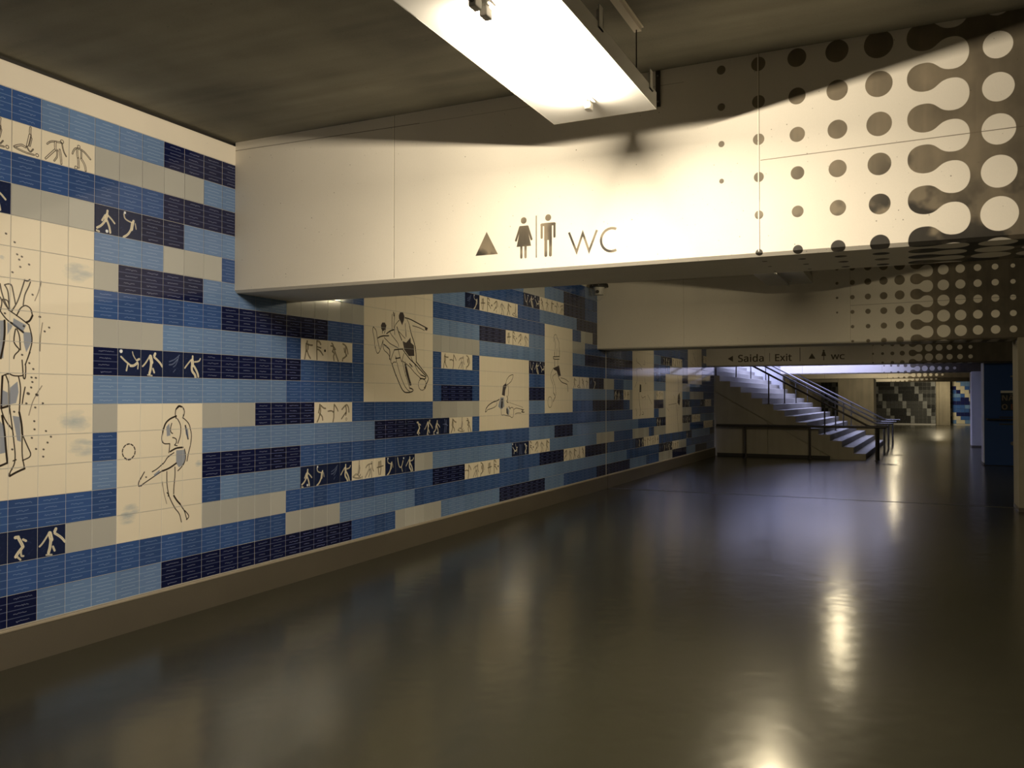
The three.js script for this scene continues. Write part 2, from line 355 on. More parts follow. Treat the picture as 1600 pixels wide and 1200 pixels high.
// small figures, in a unit square: limbs as 'width x y x y ...'
const SKETCHES = [
  ['5 .62 .05 .6 .2 .63 .34', '6 .6 .3 .56 .5 .52 .66', '4 .66 .4 .6 .66', '5 .08 .82 .3 .68 .45 .74', '4 .1 .84 .4 .92 .75 .92', '3 .5 .7 .6 .9 .72 .74', 'o .86 .9 .05'],
  ['4 .2 .42 .3 .3 .52 .26 .72 .24', '6 .5 .28 .48 .5 .56 .56', '5 .48 .55 .3 .75 .15 .92', '4 .56 .56 .58 .74 .5 .86 .46 .92', '5 .66 .5 .7 .7 .72 .95', '3 .74 .26 .78 .5 .9 .66', 'o .74 .2 .06'],
  ['4 .12 .5 .18 .3 .36 .26 .55 .3 .82 .52', '5 .3 .3 .3 .5 .34 .62', '4 .46 .32 .46 .56', '5 .34 .62 .36 .92', '5 .46 .6 .6 .74 .64 .96', 'o .26 .95 .05', 'o .36 .2 .05'],
  ['7 .44 .12 .42 .2', '8 .38 .24 .36 .45 .4 .58', '5 .4 .24 .7 .3 .82 .28', '4 .52 .26 .5 .5', '5 .36 .56 .3 .8 .26 .95', '5 .44 .56 .5 .74 .68 .92'],
  ['5 .15 .05 .14 .4 .16 .95', '6 .2 .06 .36 .08 .44 .2', '4 .2 .34 .46 .38', '5 .22 .46 .4 .5 .62 .72', 'd .78 .5 .06'],
  ['5 .3 .1 .42 .16 .44 .36 .36 .52', '4 .22 .24 .42 .22 .6 .4', '5 .36 .5 .56 .6 .42 .72 .48 .94', '5 .5 .4 .64 .66 .82 .96'],
  ['5 .2 .08 .4 .12 .56 .3 .62 .56', '7 .44 .24 .4 .5 .5 .66', '4 .3 .3 .34 .5', '5 .5 .64 .36 .78 .2 .8 .16 .94'],
  ['5 .4 .1 .36 .3 .3 .5', '7 .42 .14 .46 .4 .4 .58', '5 .5 .16 .66 .28 .84 .3', '5 .4 .56 .34 .76 .2 .94', '5 .44 .58 .6 .68 .62 .86'],
  ['4 .04 .44 .3 .4 .46 .5', '5 .52 .1 .5 .3 .48 .5', '4 .56 .14 .74 .3 .82 .44', '5 .48 .48 .5 .72 .42 .96'],
  ['5 .14 .36 .34 .2 .56 .1 .7 .3 .72 .5', '6 .46 .22 .52 .44 .46 .56', '4 .46 .52 .3 .66 .1 .84', '4 .5 .56 .44 .66', 'o .5 .86 .06'],
  ['4 .5 .06 .44 .2 .48 .3', '6 .46 .26 .5 .5', '4 .2 .36 .46 .3 .74 .46', '5 .5 .48 .36 .7 .3 .94', '5 .5 .48 .66 .7 .6 .94'],
  ['4 .36 .2 .3 .5 .4 .9', '4 .56 .16 .6 .5 .52 .9', '5 .46 .2 .46 .5', '3 .2 .5 .8 .44'],
];
const FIGURES = [
  ['8 .52 .16 .5 .28', '11 .5 .3 .44 .52', '6 .56 .34 .68 .42 .82 .56', '7 .42 .34 .3 .54', '8 .42 .54 .3 .72 .1 .84', '8 .5 .52 .6 .7 .64 .92', '6 .08 .94 .18 .96', 'd .5 .9 .06'],
  ['9 .62 .32 .58 .5', '12 .58 .4 .54 .64', '5 .5 .38 .24 .34 .2 .14', '8 .52 .64 .42 .84 .2 .98', 'd .24 .08 .05', '4 .7 .4 .74 .6'],
  ['8 .92 .36 .84 .4', '9 .84 .5 .7 .62 .54 .62', '6 .54 .6 .36 .5 .12 .3', '6 .42 .54 .36 .8', '4 .8 .42 .66 .26 .62 .1', '5 .88 .54 .86 .72', 'd .12 .1 .07'],
  ['10 .64 .12 .6 .2', '14 .42 .24 .48 .46', '10 .46 .46 .44 .7 .38 .88', '6 .4 .2 .3 .36 .14 .56 .06 .62', '8 .6 .26 .82 .4 .98 .6', '7 .54 .7 .6 .84', '5 .3 .94 .5 .96'],
  ['4 .8 .12 .6 .3 .3 .4', '5 .7 .3 .5 .5 .3 .52', '3 .76 .2 .66 .5 .5 .6', '3 .5 .8 .6 .7'],
  ['8 .46 .14 .46 .22', '14 .44 .3 .46 .5', '6 .36 .3 .2 .46 .06 .62', '6 .56 .36 .8 .34 .86 .22', '10 .42 .54 .4 .72 .58 .86 .62 .98', '9 .54 .54 .7 .74 .76 .94'],
  ['10 .24 .2 .34 .2', '10 .36 .26 .46 .44 .5 .54', '7 .5 .3 .6 .36', '10 .48 .56 .34 .7 .26 .82', '6 .3 .82 .42 .94', '6 .44 .66 .42 .82 .52 .84'],
  ['6 .4 .1 .5 .3 .44 .6 .36 .9', '6 .6 .14 .64 .4 .56 .9', '4 .2 .4 .5 .36 .8 .5'],
  ['6 .2 .1 .26 .4 .4 .66 .6 .66 .76 .3', '5 .6 .66 .7 .9', 'd .82 .16 .06'],
  ['7 .3 .16 .34 .4 .3 .9', '7 .5 .2 .5 .5 .56 .9', '6 .74 .2 .7 .56 .74 .9'],
];
function dims(s) { const a = s.split(' '); return [a[0], a.slice(1).map(Number)]; }
function strokePath(c, v, ox, oy, sc) { c.beginPath(); c.moveTo(ox + v[0] * sc, oy + v[1] * sc); for (let i = 2; i < v.length; i += 2) { if (i + 2 < v.length) c.quadraticCurveTo(ox + v[i] * sc, oy + v[i + 1] * sc, ox + (v[i] + v[i + 2]) / 2 * sc, oy + (v[i + 1] + v[i + 3]) / 2 * sc); else c.lineTo(ox + v[i] * sc, oy + v[i + 1] * sc); } }
const atlas = document.createElement('canvas'); atlas.width = atlas.height = ATLAS;
{
  const c = atlas.getContext('2d'); c.lineCap = 'round'; c.lineJoin = 'round';
  c.fillStyle = '#dcd2b8'; c.fillRect(0, 0, ATLAS, ATLAS);
  const cream = '#e1d8c6', ink = '#2b241f';
  for (const [name, [, , w, h, ax, ay]] of Object.entries(PANELS)) {
    const ox = ax * SLOT, oy = ay * SLOT; c.save(); c.beginPath(); c.rect(ox, oy, w * SLOT, h * SLOT); c.clip();
    c.fillStyle = cream; c.fillRect(ox, oy, w * SLOT, h * SLOT);
    for (const s of DRAWINGS[name]) {
      const [t, v] = dims(s);
      if (t === 's') { const r = Math.hypot(v[2] - v[0], v[3] - v[1]) * SLOT; for (let i = 0; i < 40; i++) { const a = rnd() * 6.28, d = Math.sqrt(rnd()) * r * 0.7, x = ox + v[0] * SLOT + Math.cos(a) * d, y = oy + v[1] * SLOT + Math.sin(a) * d * 0.7; c.fillStyle = 'rgba(120,135,165,0.045)'; c.beginPath(); c.ellipse(x, y, r * 0.42, r * 0.14, 0, 0, 6.3); c.fill(); } continue; }
      if (t === 'd' || t === 'D') { c.fillStyle = 'rgba(50,46,44,0.8)'; c.beginPath(); c.ellipse(ox + v[0] * SLOT, oy + v[1] * SLOT, t === 'D' ? 5 : 3.2, t === 'D' ? 3.5 : 2.4, 0.4, 0, 6.3); c.fill(); continue; }
      if (t === 'o') { c.strokeStyle = ink; c.lineWidth = 3.4; c.setLineDash([9, 5]); c.beginPath(); c.ellipse(ox + v[0] * SLOT, oy + v[1] * SLOT, Math.abs(v[2] - v[0]) * SLOT, Math.abs(v[5] - v[1]) * SLOT, 0, 0, 6.3); c.stroke(); c.setLineDash([]); continue; }
      strokePath(c, v, ox, oy, SLOT);
      if (t === 'b' || t === 'k') { c.beginPath(); for (let i = 0; i < v.length; i += 2) c.lineTo(ox + v[i] * SLOT, oy + v[i + 1] * SLOT); }
      if (t === 'b') { c.closePath(); c.fillStyle = 'rgba(92,108,142,0.62)'; c.fill(); continue; }
      if (t === 'k') { c.closePath(); c.fillStyle = 'rgba(44,40,42,0.86)'; c.fill(); continue; }
      c.strokeStyle = t === 'g' ? 'rgba(100,92,80,0.75)' : ink; c.lineWidth = t === 'L' ? 5.2 : t === 'g' ? 2.4 : 3; c.stroke();
    }
    c.restore();
  }
  const blues = [[18, 24, 62], [52, 79, 132], [98, 124, 165]];     // navy, royal, steel
  for (let b = 0; b < 3; b++) for (let v = 0; v < 6; v++) {
    const ox = (b * 6 + v) * SLOT, oy = 20 * SLOT, k = 0.93 + 0.14 * rnd(), q = blues[b].map((a) => Math.round(a * k));
    c.fillStyle = 'rgb(' + q + ')'; c.fillRect(ox, oy, SLOT, SLOT);
    for (let band = 0; band < 4; band++) {
      const y = oy + 10 + band * 20; c.strokeStyle = b === 0 ? 'rgba(170,180,205,0.55)' : 'rgba(190,205,225,0.42)'; c.lineWidth = 1.4;
      if (band) { c.beginPath(); c.moveTo(ox, y - 10); c.lineTo(ox + SLOT, y - 10); c.stroke(); }
      c.strokeStyle = b === 0 ? 'rgba(190,196,214,0.6)' : 'rgba(205,215,232,0.4)'; c.lineWidth = 1.5;
      const x0 = ox + 14 + rnd() * 10, x1 = ox + 52 + rnd() * 16; c.beginPath(); c.moveTo(x0, y + 1); for (let x = x0; x < x1; x += 2.5) { c.lineTo(x, y + 1 - 2 * rnd() + (rnd() < 0.1 ? 2 : 0)); } c.stroke();
    }
  }
  for (let v = 0; v < 6; v++) { const k = 0.95 + 0.1 * rnd(); c.fillStyle = 'rgb(' + [172, 172, 168].map((a) => Math.round(a * k)) + ')'; c.fillRect(v * SLOT, 21 * SLOT, SLOT, SLOT); }
  for (let v = 0; v < 10; v++) {
    const ox = v * SLOT, oy = 22 * SLOT; c.fillStyle = '#1b2444'; c.fillRect(ox, oy, SLOT, SLOT);
    for (let i = 0; i < 26; i++) { c.strokeStyle = 'rgba(110,130,170,' + (0.06 + 0.1 * rnd()) + ')'; c.lineWidth = 1 + 2 * rnd(); const x = ox + 8 + rnd() * 60, y = oy + 8 + rnd() * 60; c.beginPath(); c.moveTo(x, y); c.lineTo(x + rnd() * 14 - 7, y + rnd() * 10 - 5); c.stroke(); }
    const ghost = v === 4 || v === 7 || v === 9;
    for (const s of FIGURES[v]) { const [t, p] = dims(s); if (t === 'd') { c.fillStyle = '#dfe4ea'; c.beginPath(); c.arc(ox + p[0] * SLOT, oy + p[1] * SLOT, p[2] * SLOT, 0, 6.3); c.fill(); continue; } strokePath(c, p, ox, oy, SLOT); c.strokeStyle = ghost ? 'rgba(150,165,195,0.5)' : '#d9d2bd'; c.lineWidth = Number(t) * (ghost ? 0.9 : 0.85); c.stroke(); if (!ghost) { c.strokeStyle = 'rgba(120,112,90,0.55)'; c.lineWidth = 1.2; c.stroke(); } }
  }
  for (let v = 0; v < 12; v++) {
    const ox = v * SLOT, oy = 23 * SLOT; c.fillStyle = cream; c.fillRect(ox, oy, SLOT, SLOT);
    for (const s of SKETCHES[v]) { const [t, p] = dims(s); if (t === 'o' || t === 'd') { c.beginPath(); c.arc(ox + p[0] * SLOT, oy + p[1] * SLOT, p[2] * SLOT, 0, 6.3); c.strokeStyle = ink; c.lineWidth = 1.6; if (t === 'd') { c.fillStyle = ink; c.fill(); } c.stroke(); continue; } strokePath(c, p, ox, oy, SLOT); c.strokeStyle = ink; c.lineWidth = Number(t) * 0.95 + 0.9; c.stroke(); strokePath(c, p, ox, oy, SLOT); c.strokeStyle = v > 2 ? 'rgba(178,166,138,0.9)' : cream; c.lineWidth = Math.max(0.6, Number(t) * 0.95 - 1.9); c.stroke(); }
  }
}
M.tile = new THREE.MeshPhysicalMaterial({ map: canvasTexture(atlas), roughness: 0.07, specularIntensity: 1 });

// ------------------------------------------------------------------ the tiled wall
const ROWS = [                                                    // from the bottom row up: kind and the column where it ends
  'm-6 d1 l6 d18 m22 g27 l35 d43 l47 m55 d65 l71 m76 g82 d89 l94 d101 m106',
  'l-7 m13 g17 l24 m40 l64 m76 f82 s85 g89 m106',
  'l-4 f2 g4 P8 g13 m26 d30 s35 m42 d47 s52 d58 m67 f70 s76 m89 f92 l103 d106',
  'g-6 m4 P8 m9 l14 f18 s21 f24 g26 l37 f40 s44 l55 g60 m66 g72 m74 g79 P87 g91 m99 s105 m106',
  'd-5 P3 l4 P8 d14 m40 l45 d49 l68 m75 f79 P87 f92 s97 l106',
  'm-5 P3 m4 P8 l20 d24 f28 s31 m32 P40 m66 P74 m76 g79 P87 g92 m106',
  'l-5 P3 g4 P8 g11 d15 s18 m26 g32 P40 l43 P49 m54 d63 m65 g66 P74 d78 g79 P87 f91 m97 f100 s104 m106',
  'l-5 P3 l13 m19 P26 m27 d31 m32 P40 d43 P49 l60 f63 s65 g66 P74 g75 s78 g79 P87 l91 g99 m106',
  'd-5 P3 d4 f8 d14 m19 P26 m32 P40 m43 P49 s53 f55 d57 g60 m63 l66 P74 l79 P87 g91 m106',
  'g-5 P3 g6 l13 m14 s18 m19 P26 m27 s31 m32 P40 f43 P49 m66 P74 m79 P87 d90 P98 m106',
  'm-5 P3 m9 d16 m19 P26 g32 l43 P49 l52 d66 P74 m81 g90 P98 m106',
  'm-5 P3 g4 d8 l13 g19 P26 l32 d36 s40 l43 P49 g52 m66 P74 l77 f82 s87 m90 P98 m106',
  'l-5 P3 l6 g9 m10 l13 m19 P26 m43 P49 m51 g54 d60 m66 P74 m90 P98 d99 s102 d106',
  'l-3 f0 g3 f5 d7 l10 m13 l19 P26 l30 f32 s38 m42 l50 d58 m66 P74 m90 P98 m106',
  'm6 d10 l20 m26 l32 m39 f42 s47 d52 m60 l66 d74 m90 P98 m106',
  'm-2 s3 g8 l10 d16 g22 m34 l39 g43 l47 d52 m60 g66 l78 d84 m106',
  'm1 l6 d10 m20 l30 d38 m52 l60 d70 m80 l90 m106',
];
const K0 = -9, K1 = 106;
function tileGeometry(sx, sy) {                                   // a pressed tile: face, bevelled rim, sides; faces +x, columns run towards -z
  const h = 0.09885, b = 0.003, e = 1 / SLOT, U = (a) => (sx + Math.min(1 - e, Math.max(e, a))) * SLOT / ATLAS, V = (a) => 1 - (sy + Math.min(1 - e, Math.max(e, a))) * SLOT / ATLAS;
  const ring = (r, x) => [[x, r, r, 0, 0], [x, -r, r, 0, 1], [x, -r, -r, 1, 1], [x, r, -r, 1, 0]];  // x, y, z, u, v
  const A = ring(h - b, 0), B = ring(h, -b), C = ring(h, -0.009), pos = [], uv = [], nor = [];
  const put = (q) => { pos.push(q[0], q[1], q[2]); uv.push(U(q[3]), V(q[4])); };
  const face = [1, 0, 0], quad = (q, n) => { for (const i of [0, 1, 2, 0, 2, 3]) { put(q[i]); nor.push(...n[i]); } };
  quad([A[0], A[1], A[2], A[3]], [face, face, face, face]);
  for (let i = 0; i < 4; i++) { const j = (i + 1) % 4, out = [[0, 1, 0], [0, 0, -1], [0, -1, 0], [0, 0, 1]][i]; quad([A[j], A[i], B[i], B[j]], [face, face, out, out]); quad([B[j], B[i], C[i], C[j]], [out, out, out, out]); }
  const g = new THREE.BufferGeometry(); g.setAttribute('position', new THREE.Float32BufferAttribute(pos, 3)); g.setAttribute('uv', new THREE.Float32BufferAttribute(uv, 2)); g.setAttribute('normal', new THREE.Float32BufferAttribute(nor, 3)); return g;
}
{
  const wall = structure('wall_left', 'long wall of glossy blue, grey and cream tiles with printed ball players', 'wall');
  part('wall_body', [box(-5.4, WALL_X - 0.0032, 0, 3.7, 3.7, STAIR_Z0), box(-5.4, -5.17, 3.7, CEIL, 3.7, STAIR_Z0)], M.grout, wall);
  part('plaster_band', [box(-5.2, WALL_X + 0.002, TILE_Y0 + 3.402, 3.806, 3.7, -14.93), box(-5.2, WALL_X + 0.002, TILE_Y0 + 3.402, 3.806, -14.95, STAIR_Z0)], M.plaster, wall).userData.label = 'cream painted band above the tiles';
  part('shadow_gap', box(-5.2, WALL_X - 0.03, 3.8, CEIL, 3.7, STAIR_Z0), M.dark, wall).userData.label = 'dark gap under the ceiling';
  camera.updateMatrixWorld(); camera.updateProjectionMatrix();
  const view = new THREE.Matrix4().multiplyMatrices(camera.projectionMatrix, camera.matrixWorld.clone().invert());
  const geos = new Map(), tiles = []; let fi = 0, si = 0;
  const start = { f: 0, s: 0 };
  ROWS.forEach((row, r) => {
    let k = K0;
    for (const run of row.split(' ')) {
      const t = run[0], end = Number(run.slice(1));
      for (; k < end; k++) {
        let sx, sy;
        if (t === 'P') { const p = Object.values(PANELS).find(([a, top, w, h]) => k >= a && k < a + w && r < top && r >= top - h); sx = p[4] + k - p[0]; sy = p[5] + p[1] - 1 - r; }
        else if ('dml'.includes(t)) { sx = 'dml'.indexOf(t) * 6 + Math.floor(rnd() * 6); sy = 20; }
        else if (t === 'g') { sx = Math.floor(rnd() * 6); sy = 21; }
        else if (t === 'f') { sy = 22; sx = r === 8 && k < 8 ? [2, 3, 4, 5][k - 4] : r === 13 && k < 5 ? Math.max(0, k - 3) : r === 2 && k < 2 ? (k === 1 ? 3 : 6) : r === 3 && k < 18 ? [0, 1, 4, 5][k - 14] : (fi = (fi + 7) % 10); }
        else { sy = 23; sx = r === 15 ? Math.max(0, k) % 12 : r === 9 && k < 18 ? k - 14 + 3 : r === 6 && k < 18 ? k - 15 + 7 : r === 3 && k < 21 ? [0, 1, 11][k - 18] : (si = (si + 5) % 12); }
        const key = sx + ',' + sy; if (!geos.has(key)) geos.set(key, tileGeometry(sx, sy));
        const y = TILE_Y0 + (r + 0.5) * TILE, z = TILE_Z0 - (k + 0.5) * TILE;
        // how large the tile shows in the picture
        const c = [[-1, -1], [1, -1], [1, 1], [-1, 1]].map(([a, b]) => new THREE.Vector3(WALL_X, y + b * 0.1, z - a * 0.1).applyMatrix4(view));
        let area = 0; if (c.every((v) => v.z < 1)) { const cl = c.map((v) => [Math.max(-1, Math.min(1, v.x)), Math.max(-1, Math.min(1, v.y))]); for (let i = 0; i < 4; i++) { const [ax, ay] = cl[i], [bx, by] = cl[(i + 1) % 4]; area += ax * by - bx * ay; } }
        if (k > 9 && y > 2.6 + Math.max(0, (-z - 6.15) * 0.14)) area = 0;                 // hidden by the first beam
        tiles.push({ g: geos.get(key), y, z, area: Math.abs(area), r, k });
      }
    }
  });
  tiles.sort((a, b) => b.area - a.area || a.k - b.k || a.r - b.r);
  const rest = [];
  tiles.forEach((t, i) => {
    const turnY = (rnd() - 0.5) * 0.0022, turnZ = (rnd() - 0.5) * 0.0022, out = (rnd() - 0.5) * 0.0006;
    if (i < 300) { const m = part('tile', t.g, M.tile, wall); m.position.set(WALL_X + out, t.y, t.z); m.rotation.set(0, turnY, turnZ); }
    else { const m = new THREE.Matrix4().makeRotationFromEuler(new THREE.Euler(0, turnY, turnZ)); m.setPosition(WALL_X + out, t.y, t.z); rest.push(t.g.clone().applyMatrix4(m)); }
  });
  const o = part('small_tiles', mergeGeometries(rest), M.tile, wall); o.userData.kind = 'stuff'; o.userData.label = 'the smaller and farther tiles of the wall';
  part('wall_joint', box(WALL_X - 0.004, WALL_X + 0.0015, TILE_Y0, 3.65, -14.925, -14.945), M.socket, wall).userData.label = 'pale upright expansion joint';
}

// ------------------------------------------------------------------ beams with painted dots
const PITCH = 0.2295, ROWP = 0.2288;
const DOT = [[0.0275, 0.0185], [0.043, 0.0185], [0.055, 0.0225], [0.065, 0.021], [0.0795, 0.0225]];   // radius near the top and its loss per metre down
const WDOT = [0.071, 0.060, 0.047, 0.040, 0.027];
function paintBeam(xa, xb, px, shift, glyphs, stain) {
  const V = 2.06, cv = document.createElement('canvas'); cv.width = Math.min(2048, Math.round((xb - xa) * px)); cv.height = Math.round(V * px);
  const sx = cv.width / (xb - xa), sy = cv.height / V, c = cv.getContext('2d');
  const X = (x) => (x - xa) * sx, Y = (y) => (CEIL - y) * sy;                     // y continues below the soffit edge as the distance back
  const raw = '#867a66', paint = '#e3dccf';
  c.fillStyle = paint; c.fillRect(0, 0, cv.width, cv.height);
  const fx = 0.088 + shift, gx = 0.237 + shift, top = 3.736 + 2 * ROWP;
  c.fillStyle = raw; c.beginPath(); c.moveTo(cv.width + 9, -50); c.lineTo(X(fx), -50);
  for (let j = 0; j < 13; j++) {
    const y = top - j * ROWP, g = y - ROWP / 2, rf = 0.08, rg = 0.09;
    // round the dark lobe by its left side, then cross to the white lobe and round that by its right side
    c.bezierCurveTo(X(fx - rf * 0.62), Y(y + rf), X(fx - rf), Y(y + rf * 0.6), X(fx - rf), Y(y));
    c.bezierCurveTo(X(fx - rf), Y(y - rf * 0.6), X(fx - rf * 0.5), Y(y - rf), X(fx + 0.012), Y(y - rf));
    c.bezierCurveTo(X(fx + 0.085), Y(y - rf), X(gx - 0.075), Y(g + rg), X(gx + 0.006), Y(g + rg));
    c.bezierCurveTo(X(gx + rg * 0.62), Y(g + rg), X(gx + rg), Y(g + rg * 0.6), X(gx + rg), Y(g));
    c.bezierCurveTo(X(gx + rg), Y(g - rg * 0.6), X(gx + rg * 0.62), Y(g - rg), X(gx + 0.006), Y(g - rg));
    const yn = y - ROWP; c.bezierCurveTo(X(gx - 0.075), Y(g - rg), X(fx + 0.085), Y(yn + rf), X(fx + 0.012), Y(yn + rf));
  }
  c.lineTo(X(fx), cv.height + 50); c.lineTo(cv.width + 9, cv.height + 50); c.closePath(); c.fill();
  const disc = (x, y, r) => { if (r > 0.006) { c.beginPath(); c.ellipse(X(x), Y(y), r * sx, r * sy, 0, 0, 6.3); c.fill(); } };
  for (let j = -1; j < 9; j++) for (let n = 0; n < 5; n++) { const y = 3.736 - j * ROWP, r = DOT[n][0] - DOT[n][1] * (3.736 - y) + (n === 0 && y < 3 ? -0.02 : 0); c.fillStyle = raw; disc(-1.06 + shift + n * PITCH, y, r); }
  for (let j = -1; j < 9; j++) for (let n = 0; n < 5; n++) { const y = 3.855 - j * ROWP; c.fillStyle = paint; disc(gx + (n + 1) * 0.231, y, WDOT[n] + 0.021 * (3.6 - y) + 0.004); }
  const hair = (x0, y0, x1, y1, w, s) => { c.strokeStyle = s; c.lineWidth = Math.max(1, w * sx); c.beginPath(); c.moveTo(X(x0), Y(y0)); c.lineTo(X(x1), Y(y1)); c.stroke(); };
  for (const x of [-3.53, -0.833]) { hair(x, 4, x, 2.6, 0.007, 'rgba(245,238,222,1)'); hair(x + 0.006, 4, x + 0.006, 2.6, 0.004, 'rgba(120,108,88,0.75)'); }
  hair(-0.82, 3.15, 2.4, 3.19, 0.004, 'rgba(110,98,78,0.8)'); hair(-5.2, 3.733, -3.3, 3.712, 0.004, 'rgba(90,80,62,0.7)'); hair(-3.3, 3.71, -1.3, 3.70, 0.003, 'rgba(120,110,90,0.4)');
  if (glyphs) glyphs(c, X, Y, sx, sy, raw);
  for (let i = 0; i < 120 * (xb - xa); i++) { const x = rnd() * cv.width, y = rnd() * cv.height, r = (0.0012 + 0.003 * rnd() * rnd()) * sx; c.fillStyle = 'rgba(84,72,54,' + (0.15 + 0.5 * rnd()) + ')'; c.beginPath(); c.arc(x, y, Math.max(0.5, r), 0, 6.3); c.fill(); }
  const im = c.getImageData(0, 0, cv.width, cv.height), d = im.data;
  for (let j = 0; j < cv.height; j++) for (let i = 0; i < cv.width; i++) {
    const o = 4 * (j * cv.width + i), x = xa + i / sx, y = CEIL - j / sy, dark = Math.max(0, Math.min(1, (205 - d[o]) / 70));
    let k = 1 + 0.05 * (fbm(x * 2.5 + 9, y * 2.5, 3) - 0.5) + 0.02 * (vnoise(i * 0.7, j * 0.7) - 0.5);
    if (dark > 0.02) {
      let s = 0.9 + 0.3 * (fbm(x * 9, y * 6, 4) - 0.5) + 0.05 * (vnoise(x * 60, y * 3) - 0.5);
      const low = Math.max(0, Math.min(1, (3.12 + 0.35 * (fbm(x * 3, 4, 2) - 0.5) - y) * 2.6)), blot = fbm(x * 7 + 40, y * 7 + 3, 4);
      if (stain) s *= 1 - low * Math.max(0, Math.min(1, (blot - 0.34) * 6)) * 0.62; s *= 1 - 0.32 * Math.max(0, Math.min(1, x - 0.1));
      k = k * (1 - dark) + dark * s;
    }
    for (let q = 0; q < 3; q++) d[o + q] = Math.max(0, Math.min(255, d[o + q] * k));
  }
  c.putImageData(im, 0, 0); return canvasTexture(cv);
}
function beamGeometry(xa, xb, zf, depth) {
  const ch = 0.022, P = [[0, CEIL + 0.04], [0, SOFFIT + ch], [ch, SOFFIT], [depth - ch, SOFFIT], [depth, SOFFIT + ch], [depth, CEIL + 0.04]], v = [0];
  for (let i = 1; i < P.length; i++) v.push(v[i - 1] + Math.hypot(P[i][0] - P[i - 1][0], P[i][1] - P[i - 1][1]));
  const pos = [], uv = [], put = (x, p, u, w) => { pos.push(x, p[1], zf - p[0]); uv.push(u, 1 - w); }, V = 2.06;
  const vv = (i, back) => { const m = v[i] - 0.04; return Math.min(0.999, Math.max(0.001, (back ? v[5] - 0.04 - v[i] : m) / V)); };
  for (let i = 0; i < 5; i++) { const back = i === 4, a = P[i], b = P[i + 1], va = vv(i, back), vb = vv(i + 1, back); put(xa, a, 0, va); put(xa, b, 0, vb); put(xb, b, 1, vb); put(xa, a, 0, va); put(xb, b, 1, vb); put(xb, a, 1, va); }
  const tri = (x, i, j, k, u) => { for (const q of [i, j, k]) put(x, P[q], u, 0.3); };
  for (let i = 1; i < 5; i++) { tri(xa, 0, i + 1, i, 0.001); tri(xb, 0, i, i + 1, 0.999); }
  const g = new THREE.BufferGeometry(); g.setAttribute('position', new THREE.Float32BufferAttribute(pos, 3)); g.setAttribute('uv', new THREE.Float32BufferAttribute(uv, 2)); g.computeVertexNormals(); return g;
}
function glyphsNear(c, X, Y, sx, sy, raw) {                       // arrow, woman, bar, man, WC
  c.fillStyle = raw; c.strokeStyle = raw; c.lineCap = 'butt'; c.lineJoin = 'miter';
  const poly = (p) => { c.beginPath(); p.forEach(([x, y], i) => (i ? c.lineTo(X(x), Y(y)) : c.moveTo(X(x), Y(y)))); c.closePath(); c.fill(); };
  const line = (p, w, cap = 'round') => { c.lineCap = cap; c.lineWidth = w * sx; c.beginPath(); p.forEach(([x, y], i) => (i ? c.lineTo(X(x), Y(y)) : c.moveTo(X(x), Y(y)))); c.stroke(); };
  const disc = (x, y, r) => { c.beginPath(); c.arc(X(x), Y(y), r * sx, 0, 6.3); c.fill(); };
  poly([[-2.824, 2.713], [-2.644, 2.713], [-2.734, 2.874]]);
  disc(-2.441, 2.928, 0.0225); line([[-2.468, 2.883], [-2.412, 2.883]], 0.018); poly([[-2.466, 2.884], [-2.414, 2.884], [-2.384, 2.751], [-2.496, 2.751]]);
  line([[-2.470, 2.880], [-2.501, 2.796]], 0.016); line([[-2.410, 2.880], [-2.381, 2.796]], 0.016); line([[-2.459, 2.76], [-2.459, 2.677]], 0.018); line([[-2.427, 2.76], [-2.427, 2.677]], 0.018);
  line([[-2.344, 2.953], [-2.344, 2.667]], 0.008, 'butt');
  disc(-2.254, 2.931, 0.0225); poly([[-2.284, 2.897], [-2.226, 2.897], [-2.226, 2.78], [-2.284, 2.78]]);
  line([[-2.303, 2.886], [-2.207, 2.886]], 0.02); line([[-2.303, 2.886], [-2.303, 2.8]], 0.017); line([[-2.207, 2.886], [-2.207, 2.8]], 0.017); line([[-2.272, 2.8], [-2.272, 2.678]], 0.022); line([[-2.237, 2.8], [-2.237, 2.678]], 0.022);
  c.lineJoin = 'miter'; line([[-2.099, 2.818], [-2.043, 2.684], [-1.998, 2.806], [-1.953, 2.684], [-1.896, 2.818]], 0.015, 'butt');
  c.lineWidth = 0.0165 * sx; c.beginPath(); c.arc(X(-1.792), Y(2.746), 0.075 * sx, -1.12, 1.12, true); c.stroke();
}
